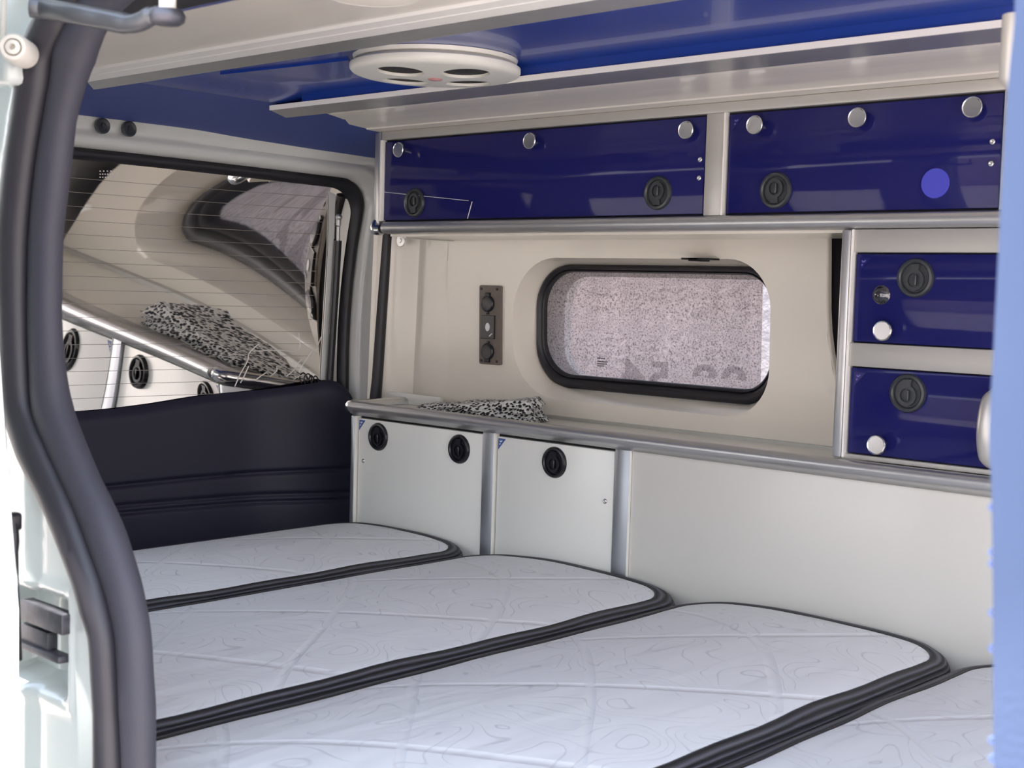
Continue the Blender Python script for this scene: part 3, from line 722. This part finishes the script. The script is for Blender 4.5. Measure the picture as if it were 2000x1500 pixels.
# ------------------------------------------------------------------ tailgate
tg = empty('tailgate', (tail_x(1.25, -.8), 1.25, -.80), 'grey rear door frame with a mirror-tinted window above a black panel', 'tailgate')
YC = 1.26
hole = dens(rrect(YC-.655, YC+.645, -.62, .203, [.06, .06, .05, .05], 10), 10)
def top_arch(y, z): return z+(.016*(1-((y-YC)/.65)**2) if z > 0 else 0)
def hole3(y, z, off=0, grow=0):
    cy_, cz_ = YC, -.1
    if grow:
        y = y+grow*max(-1, min(1, (y-cy_)/.6)); z = z+grow*max(-1, min(1, (z-cz_)/.28))
    zz = top_arch(y, z); return Vector((tail_x(max(.9, min(1.95, y)), zz)+off, y, zz))
prof = ((.0, .002), (.004, .012), (.012, .016), (.019, .012), (.022, .004))
bm = BM(); loft(bm, [[hole3(y, z, off+.0, g) for y, z in hole] for g, off in prof]); bmesh.ops.recalc_face_normals(bm, faces=bm.faces)
wseal = link('window_seal', bm, M_black, tg, smooth=60)
bm = BM(); loft(bm, [[hole3(y, z, off, g) for y, z in hole] for g, off in ((.022, .006), (.027, .022), (.035, .028), (.046, .026), (.052, .018), (.062, .018), (.070, .027), (.085, .034), (.115, .040), (.125, .036), (.16, .038))])
bmesh.ops.recalc_face_normals(bm, faces=bm.faces)
link('frame', bm, M_frame, tg, smooth=60)
def glassgrid(off, y0, y1, z0, z1, nu=60, nv=36):
    bm = BM(); grid(bm, lambda y, z: Vector((tail_x(max(.9, min(1.95, y)), z)+off, y, z)), lin(y0, y1, nu), lin(z0, z1, nv)); bmesh.ops.recalc_face_normals(bm, faces=bm.faces); return bm
gl = link('glass', glassgrid(0, YC-.67, YC+.67, -.64, .25), M_mirror, tg, smooth=180)
for i in range(17):
    bm = BM(); z = .185-i*.0262; pts = [Vector((tail_x(max(.9, min(1.95, y)), z)+.0006, y, z)) for y in lin(YC-.6, YC+.585, 40)]
    for a, b in zip(pts, pts[1:]):
        bm.faces.new([bm.verts.new(p) for p in (a-Vector((0, 0, .0004)), b-Vector((0, 0, .0004)), b+Vector((0, 0, .0004)), a+Vector((0, 0, .0004)))])
    link('heater_wire', bm, M_wire, gl)
# stamp in the upper corner
bm = BM()
for r_, (wd, cnt) in enumerate(((.018, 4), (.022, 7), (.02, 6))):
    for k in range(cnt):
        q = pT(195+k*(34*wd/.022)/cnt, 335+r_*6, .001)
        bm.faces.new([bm.verts.new(q+Vector((0, a, b))) for a, b in ((0, 0), (.0022, 0), (.0022, .0018), (0, .0018))])
link('glass_stamp', bm, M_stickw, gl)
# wrinkles and torn film near the lower right corner
bm = BM()
for pts in (((505, 672), (487, 690), (484, 705), (470, 730), (459, 755)), ((486, 715), (478, 733), (470, 748)), ((628, 658), (620, 675), (606, 692), (590, 715), (584, 728)), ((560, 735), (575, 722), (582, 710), (590, 702)), ((500, 742), (512, 733), (520, 728)), ((541, 715), (540, 725), (528, 735)), ((575, 740), (590, 733), (598, 740)), ((493, 686), (540, 684), (583, 683), (584, 650))):
    tube(bm, catmull([pT(x, y, .001) for x, y in pts], 4), .0009, 6)
link('film_wrinkle', bm, M_white, gl, smooth=60)
bm = BM(); tube(bm, catmull([pT(596, 750, .01), pT(594, 737, .012), pT(602, 730, .014), pT(608, 738, .012), pT(608, 748, .01), pT(614, 735, .012), pT(620, 738, .014), pT(624, 750, .01)], 5), .0016, 8); link('tie', bm, M_black, tg, smooth=60)
# gas strut standing in the window corner
strut_pts = [pT(660, 470, .014), pT(655, 560, .014), pT(643, 747, .014)]
st = tube(BM(), [strut_pts[0], strut_pts[1], strut_pts[2]], .0085, 16); gs = link('gas_strut', st, M_blackp, tg, smooth=60)
bm = BM(); tube(bm, [pT(660, 470, .014), pT(661, 442, .014)], .004, 12)
bmesh.ops.create_icosphere(bm, subdivisions=2, radius=.0075, matrix=Matrix.Translation(pT(662, 424, .014))); tube(bm, [pT(661, 440, .014), pT(662, 424, .014)], .0055, 12)
link('strut_rod', bm, M_alu, gs, smooth=60)
# pale strip laid on the glass to stand for the pillar's reflection
bm = BM(); cl_ = catmull([pT(640, 372, .003), pT(642, 400, .003), pT(640, 500, .003), pT(633, 620, .003), pT(626, 742, .003)], 5); cr_ = catmull([pT(655, 380, .003), pT(654, 400, .003), pT(650, 500, .003), pT(643, 620, .003), pT(637, 742, .003)], 5)
loft(bm, [cl_, cr_], closed=False); bmesh.ops.recalc_face_normals(bm, faces=bm.faces); bmesh.ops.solidify(bm, geom=list(bm.faces), thickness=.002)
link('pillar_reflection', bm, M_frame, tg, smooth=60)
# lower black trim panel with pressed grooves
edge = [(60, 806), (100, 808), (200, 802), (300, 790), (400, 774), (500, 764), (600, 752), (650, 744), (675, 752), (692, 772), (698, 800)]
ep = [pT(x, y, .018 if x < 500 else .018+.028*sstep((x-500)/150)) for x, y in edge]
pts = catmull(ep, 4)
bm = BM(); rows = []
gl_ = [(pT(*a, .05), pT(*b, .05)) for a, b in (((210, 955), (682, 915)), ((190, 996), (686, 961)), ((198, 1009), (660, 975)))]
def groove(y, z): return -.006*sum(math.exp(-((z-(a.z+(b.z-a.z)*(y-a.y)/(b.y-a.y)))/.0045)**2) for a, b in gl_)
NR = 220
for p in [Vector((p.x, .62, p.z)) if False else p for p in pts]:
    col = []
    for k in range(NR+1):
        t = k/NR; z = p.z+(-.80-p.z)*t; r = .012*(1-max(0, 1-t*25)**2); g = groove(p.y, z)
        col.append(bm.verts.new(Vector((p.x-.012+r+.02*t+g, p.y, z))))
    rows.append(col)
# continue to the near side
p = pts[0]; rows.insert(0, [bm.verts.new(Vector((v.co.x, .66, v.co.z))) for v in rows[0]])
for a, b in zip(rows, rows[1:]):
    for k in range(NR): bm.faces.new((a[k], b[k], b[k+1], a[k+1]))
bmesh.ops.recalc_face_normals(bm, faces=bm.faces)
link('lower_panel', bm, M_panelblk, tg, smooth=60)
# two black plugs in the header
for px, py in ((200, 246), (252, 252)):
    P = pT(px, py, .04); bm = BM()
    Mx = Matrix.Translation(P) @ Matrix(((0, 0, 1, 0), (1, 0, 0, 0), (0, 1, 0, 0), (0, 0, 0, 1)))
    lathe(bm, [(.0145, -.004), (.0145, .003), (.012, .005), (.006, .004), (.005, .008), (0, .008)], 28, Mx)
    pl = link('plug', bm, M_latchg, tg, smooth=45)
# return between the side wall and the tailgate frame
bm = BM(); V = []
for p in sealv: V.append([bm.verts.new(q) for q in (p+Vector((.012, .02, 0)), p+Vector((-.004, .008, 0)), p+Vector((-.012, .004, 0)), p+Vector((-.022, .012, 0)), p+Vector((-.06, .03, 0)), p+Vector((-.16, .06, 0)))])
for a, b in zip(V, V[1:]):
    for k in range(5): bm.faces.new((a[k], a[k+1], b[k+1], b[k]))
bmesh.ops.recalc_face_normals(bm, faces=bm.faces)
link('trim_8', bm, M_frame, smooth=60, kind='structure')
boxo('wall_rear', M_van, None, -2.52, -2.50, .62, 2.02, -LIFT+.25, .40, kind='structure')

# ------------------------------------------------------------------ mattress sections
def mattress(x0, x1, y0, y1, label, rad):
    bm = BM(); uvl = bm.loops.layers.uv.new('UVMap')
    def ring(d, nc=12, me=24):
        r_ = max(rad-d, .012); rn = max(.03-d, .008); g = rrect(x0+d, x1-d, y0+d, y1-d, [r_, r_, rn, rn], nc); out = []
        for i in range(len(g)):
            out.append(g[i])
            if i % (nc+1) == nc:
                b = g[(i+1) % len(g)]; out += [(g[i][0]+(b[0]-g[i][0])*k/me, g[i][1]+(b[1]-g[i][1])*k/me) for k in range(1, me)]
        return out
    lp = ring(0); m = len(lp)
    cx, cy_ = (x0+x1)/2, (y0+y1)/2
    cum = [0]
    for i in range(m): cum.append(cum[-1]+(Vector(lp[(i+1) % m])-Vector(lp[i])).length)
    cache = {}
    def ins(i, d):
        k_ = round(d, 5)
        if k_ not in cache: cache[k_] = ring(k_)
        return cache[k_][i]
    def crown(p): u = (p[0]-cx)/((x1-x0)/2); return .016*max(0, 1-u*u)
    def insw(i, d, wb):
        a = Vector(ins(i, d)); b = Vector(ins(i, d+.002)); return a+(b-a).normalized()*wb if wb else a
    wob = [.0025*math.sin(cum[i]*13+x0*7)+.002*math.sin(cum[i]*31) for i in range(m)]
    # band profile (inset, drop)
    prof = [(.0, -.034), (-.001, -.026), (.0, -.018), (.002, -.009), (.006, -.003), (.014, .0008), (.029, .0012)]
    rings = []
    for k, (d, h) in enumerate(prof):
        rings.append([bm.verts.new((*q_, MZ+h+crown(q_)*(1 if k > 1 else .5*k))) for q_ in [insw(i, d, wob[i] if k >= 5 else 0) for i in range(m)]])
    for k in range(len(prof)-1):
        for i in range(m):
            j = (i+1) % m; f = bm.faces.new((rings[k][i], rings[k][j], rings[k+1][j], rings[k+1][i]))
            for l, (uu, vv) in zip(f.loops, ((cum[i], k), (cum[i+1], k), (cum[i+1], k+1), (cum[i], k+1))): l[uvl].uv = (uu, vv/(len(prof)-1))
    bmesh.ops.recalc_face_normals(bm, faces=bm.faces)
    th = empty('mattress', (cx, cy_, MZ-.10), label, 'mattress', 'mattress sections of the bed')
    link('edge_band', bm, M_rib, th, smooth=60)
    bm = BM(); rr = []
    fr = [(.0265, -.0012), (.0300, .0006), (.035, .0012), (.06, .002), (.10, .0028), (.16, .003)]
    for d, h in fr: rr.append([bm.verts.new((*q_, MZ+h+crown(q_))) for q_ in [insw(i, d, wob[i] if d < .0305 else 0) for i in range(m)]])
    # shrink toward centre for the rest
    for t, h in ((.45, .0032), (.75, .0034)):
        rr.append([bm.verts.new((q_[0], q_[1], MZ+h+crown(q_))) for q_ in [(rr[5][i].co.x+(cx-rr[5][i].co.x)*t, rr[5][i].co.y+(cy_-rr[5][i].co.y)*t*.3) for i in range(m)]])
    for a, b in zip(rr, rr[1:]):
        for i in range(m): bm.faces.new((a[i], a[(i+1) % m], b[(i+1) % m], b[i]))
    bm.faces.new(rr[-1])
    bmesh.ops.recalc_face_normals(bm, faces=bm.faces)
    link('quilted_top', bm, M_quilt, th, smooth=180)
    bm = BM(); a = [bm.verts.new((*p, MZ-.10)) for p in lp]; b = [bm.verts.new((*p, MZ-.033)) for p in lp]
    for i in range(m): bm.faces.new((a[i], a[(i+1) % m], b[(i+1) % m], b[i]))
    bm.faces.new(a[::-1]); bmesh.ops.recalc_face_normals(bm, faces=bm.faces)
    link('side', bm, M_wood, th)
    return th
NY = .656
mattress(-2.085, -1.6905, NY, 1.742, 'rearmost quilted white mattress section against the black tailgate panel', .075)
mattress(-1.6885, -1.2135, NY, 1.742, 'second quilted white mattress section from the tailgate', .085)
mattress(-1.2115, -.7615, NY, 1.742, 'third quilted white mattress section from the tailgate, below the plain cream panel', .085)
mattress(-.7595, -.30, NY, 1.742, 'mattress section at the lower right corner beside the blue cloth', .085)
# bed platform carrying them
boxo('trim_11', M_wood, None, -2.09, -.29, .665, 1.74, MZ-.125, MZ-.1005, kind='structure')

# ------------------------------------------------------------------ near side: body pillar, weather seal, sliding door parts
JY = .62
sealpx = [  # y, left edge, boundary, right edge
    (-60, 150, 190, 245), (0, 104, 146, 190), (45, 88, 126, 166), (100, 63, 100, 145), (160, 52, 90, 126), (228, 42, 77, 110), (330, 27, 62, 98), (450, 15, 50, 84), (560, 14, 47, 81), (625, 16, 47, 81), (710, 19, 50, 86),
    (800, 26, 58, 100), (875, 50, 86, 126), (950, 86, 119, 158), (1010, 104, 143, 187), (1060, 121, 169, 216), (1133, 169, 200, 235), (1190, 179, 209, 247), (1243, 187, 216, 255), (1320, 192, 221, 260), (1390, 196, 224, 264), (1500, 198, 229, 265), (1640, 200, 231, 267), (1900, 202, 233, 269)]
# smooth the bulb edge around the bend
sealpx[14] = (1010, 112, 146, 187); sealpx[15] = (1060, 131, 165, 208); sealpx[16] = (1133, 158, 191, 232); sealpx[17] = (1190, 173, 206, 246)
def P_(x, y): return pY(x, y, JY)
bul = catmull([P_((a+b)/2+1, y) for y, a, b, c in sealpx], 5); rad = [(P_(b+3, y)-P_(a, y)).length/2 for y, a, b, c in sealpx]
radi = []
for i in range(len(rad)-1): radi += [rad[i]+(rad[i+1]-rad[i])*k/5 for k in range(5)]
radi.append(rad[-1])
ds = empty('door_seal', P_(230, 1640), 'dark grey rubber seal curving up the rear edge of the side door opening', 'seal')
link('bulb', tube(BM(), bul, radi, 18), M_seal, ds, smooth=60)
trm = catmull([P_((b+c)/2, y)+Vector((0, .012, 0)) for y, a, b, c in sealpx], 5); r2 = [(P_(c, y)-P_(b-4, y)).length/2 for y, a, b, c in sealpx]
radj = []
for i in range(len(r2)-1): radj += [r2[i]+(r2[i+1]-r2[i])*k/5 for k in range(5)]
radj.append(r2[-1])
link('trim_lip', tube(BM(), trm, radj, 18, sq=.8), M_sealtex, ds, smooth=60)
# body pillar with latch pocket
def sealx(z):   # x of the bulb centre at height z
    best = min(range(len(bul)-1), key=lambda i: abs(bul[i].z-z)); return bul[best].x
pkL, pkR = P_(20, 1240).x, P_(146, 1240).x; pkT, pkB = P_(90, 1150).z, P_(90, 1345).z
def pillar(u, v):
    z = -1.0+(1.0+.33)*v; xr = sealx(z)+.004; xl = -1.38
    if z > .33: xr = sealx(.33)
    x = xl+(xr-xl)*u
    y = JY-.006
    # pocket
    dx = min(x-pkL, pkR-x); dz = min(z-pkB, pkT-z)
    if dx > -.02 and dz > -.02:
        y += .035*sstep(max(0, dx)/.010)*sstep(max(0, dz)/.010)
        rim = max(-dx, -dz) if (dx < 0 or dz < 0) else min(dx, dz)
        y -= .003*math.exp(-((min(dx, dz)+.006)/.004)**2)
    # long crease down the body
    xc = P_(92, 1300).x
    y -= .006*sstep((xc-x)/.02)
    # hollow above
    y += .014*sstep((z+.2)/.1)*math.exp(-((x-(sealx(z)-.05))/.02)**2)
    return Vector((x, y, z))
bm = BM(); grid(bm, pillar, lin(0, 1, 150), lin(0, 1, 260)); bmesh.ops.recalc_face_normals(bm, faces=bm.faces)
pil_ = link('wall_right', bm, M_van, smooth=60, kind='structure')
# inner lining of the near side behind the seal, with an unseen quarter window added to light the rear
bm = BM()
LY = .648
def ledge(z):
    b = min(trm, key=lambda p: abs(p.z-z)); return b
V = []
for i, p in enumerate(trm):
    xe = p.x*LY/p.y-.03; V.append([bm.verts.new(p+Vector((-.006, .006, 0))), bm.verts.new(Vector((xe, LY, p.z)))])
for a, b in zip(V, V[1:]): bm.faces.new((a[0], a[1], b[1], b[0]))
zt_, zb_ = trm[0].z, trm[-1].z
def lining(u, v):
    z = zt_+(zb_-zt_)*v; e = ledge(z); xe = e.x*LY/e.y-.03; return xe+(-2.42-xe)*u, z
N1, N2 = 40, 60; G = [[bm.verts.new((lining(i/N1, j/N2)[0], LY, lining(i/N1, j/N2)[1])) for j in range(N2+1)] for i in range(N1+1)]
for i in range(N1):
    for j in range(N2):
        c = (G[i][j].co+G[i+1][j+1].co)/2
        if -2.15 < c.x < -1.42 and -.34 < c.z < .0: continue
        bm.faces.new((G[i][j], G[i+1][j], G[i+1][j+1], G[i][j+1]))
link('trim_9', bm, M_cream, kind='structure')
link('window_added', box(BM(), -2.20, -1.40, LY-.012, LY-.008, -.37, .03), M_clear, kind='structure')
# bracket in the pocket
br = empty('roller_bracket', P_(80, 1290)+Vector((0, -.005, 0)), 'dark steel sliding door bracket in the white body pocket at lower left', 'bracket')
def bxp(x0, y0, x1, y1, ya, yb, bev=.0015):
    xm = (x0+x1)/2; a, b = P_(x0, y0), P_(x1, y1); a.z = P_(xm, y0).z; b.z = P_(xm, y1).z; s_ = ya/JY; bm = BM(); box(bm, min(a.x, b.x)*s_, max(a.x, b.x)*s_, ya, yb, min(a.z, b.z)*s_, max(a.z, b.z)*s_, bev); return bm
link('upper_block', bxp(36, 1186, 120, 1226, .603, .618), M_bracket, br, smooth=40)
link('middle_block', bxp(38, 1226, 92, 1268, .607, .618), M_bracket, br, smooth=40)
link('foot', bxp(28, 1266, 113, 1282, .603, .618, .003), M_bracket, br, smooth=40)
# sliding door edge seen at the far left
sd = empty('sliding_door', (pY(5, 1500, .50).x, .48, -1.0), 'white edge of the opened sliding door at the far left border', 'door')
ea = [pY(8, 500, .50), pY(10, 950, .50), pY(22, 1150, .50), pY(35, 1500, .50)]
bm = BM(); A = []
for z, xr in ((-.95, ea[3].x+.006), (-.36, ea[3].x), (-.26, ea[3].x), (-.13, ea[1].x), (0.0, pY(-12, 750, .5).x), (.2, pY(-25, 300, .5).x), (.32, pY(-30, 0, .5).x)):
    A.append([bm.verts.new(q) for q in ((xr-.30, .44, z), (xr, .50, z), (xr*1.03-.003, .515, z), (xr-.09, .545, z), (xr-.30, .545, z))])
for a, b in zip(A, A[1:]):
    for k in range(5): bm.faces.new((a[k], a[(k+1) % 5], b[(k+1) % 5], b[k]))
bmesh.ops.recalc_face_normals(bm, faces=bm.faces)
link('door_edge', bm, M_van, sd, smooth=40)
for px, py, r in ((-3, 1326, 9), (-4, 1440, 20)):
    P = pY(px, py, .497); bm = BM(); lathe(bm, [(0, .002), (r*.55*.75/2644, .002), (r*.75/2644, .003), (r*.75/2644, 0)], 24, at(P)); link('hole', bm, M_gap, sd)
bm = BM(); q = [pY(22, 1010, .56), pY(26, 1060, .56), pY(29, 1180, .56), pY(33, 1290, .56)]
tube(bm, catmull(q, 5), [.0052]*6+[.0040]*4+[.0045]*6, 12); box(bm, q[0].x-.006, q[0].x+.006, .552, .568, q[0].z-.012, q[0].z+.004, .003)
link('latch_lever', bm, M_blackp, sd, smooth=50)
# buffer bolt, upper left
bf = empty('door_buffer', P_(30, 95), 'ivory round buffer bolt on the white bracket at upper left', 'bolt')
bm = BM(); P = pY(30, 95, .575); rr_ = 28*.62*1.3/2644/1.0*1.0; rr_ = .0125
lathe(bm, [(rr_, -.03), (rr_, .004), (rr_*.85, .008), (rr_*.62, .008), (rr_*.58, .003), (rr_*.5, .003), (rr_*.5, .009), (rr_*.22, .010), (rr_*.18, .004), (0, .004)], 36, at(P, Matrix.Rotation(math.radians(48), 4, 'Z') @ FACE)); link('bolt', bm, M_ivory, bf, smooth=40)
bm = BM(); P = pY(8, 130, .59); box(bm, P.x-.02, P.x+.012, .585, .61, P.z-.016, P.z+.02, .006); link('bracket', bm, M_van, bf, smooth=50)
bm = BM(); a, b = pY(11, 0, .59), pY(3, 140, .59); tube(bm, [a+Vector((-.003, 0, .01)), b], .003, 10); link('stay', bm, M_ivory, bf, smooth=50)
# upper roller arm
AY = .585
arm = empty('roller_carriage', pY(200, 40, AY), 'bent steel roller arm of the sliding door across the top left', 'arm')
pts = catmull([pY(x, y, AY+dy) for x, y, dy in ((60, 14, -.01), (95, 18, 0), (150, 28, .0), (205, 38, .01), (250, 46, .015), (275, 42, .018), (293, 32, .02), (308, 26, .022), (320, 27, .024))], 5)
nr = len(pts); rd = [.0088 if i < 20 else .0078 if i < 32 else .0062 for i in range(nr)]
link('arm_bar', tube(BM(), pts, rd, 18, sq=1.0), M_arm, arm, smooth=60)
P = pY(327, 31, AY+.025)
bm = BM(); lathe(bm, [(.0, -.0075), (.010, -.007), (.0135, -.0045), (.0145, .0), (.012, .0045), (0, .0045)], 28, Matrix.Translation(P)); link('roller_cup', bm, M_bracket, arm, smooth=50)
bm = BM(); lathe(bm, [(.0068, .004), (.0068, .045), (0, .045)], 28, Matrix.Translation(P)); link('roller', bm, M_ivory, arm, smooth=50)

# ------------------------------------------------------------------ blue cloth hanging at the right of the opening
CY = .60
cb = [(1988, -80), (1986, 40), (1975, 150), (1962, 350), (1955, 500), (1945, 700), (1937, 850), (1942, 950), (1945, 1150), (1946, 1350), (1948, 1600)]
cp_ = catmull([pY(x, y, CY) for x, y in cb], 6)
bm = BM(); rows = []
for i, p in enumerate(cp_):
    row = []
    for k in range(25):
        u = k/24; d = .012*math.sin(u*17+.3*math.sin(p.z*6))*min(1, u*6)
        row.append(bm.verts.new(Vector((p.x+.30*u, p.y-.05*u+d, p.z))))
    rows.append(row)
fs_ = []
for a, b in zip(rows, rows[1:]):
    for k in range(24): fs_.append(bm.faces.new((a[k], a[k+1], b[k+1], b[k])))
bmesh.ops.recalc_face_normals(bm, faces=bm.faces)
bmesh.ops.solidify(bm, geom=list(bm.faces), thickness=.003)
cu_ = empty('curtain', (cp_[-1].x+.15, CY, cp_[-1].z), 'pale blue cloth curtain hanging down the right border of the opening', 'curtain')
link('cloth', bm, M_curtain, cu_, smooth=80)
for y in (990, 1078, 1100, 1196, 1266, 1445, 1480):
    bm = BM(); q = pY(1944, y, CY); tube(bm, catmull([q+Vector((.004, 0, .002)), q+Vector((-.0015, -.001, .001)), q+Vector((-.0015, -.001, -.0015)), q+Vector((.004, 0, -.002))], 3), .0006, 6)
    link('thread', bm, M_thread, cu_)

# ------------------------------------------------------------------ lift everything so that the ground is z = 0
for o in list(C.objects):
    if o.parent is None and o.type not in ('CAMERA', 'LIGHT'): o.location.z += LIFT
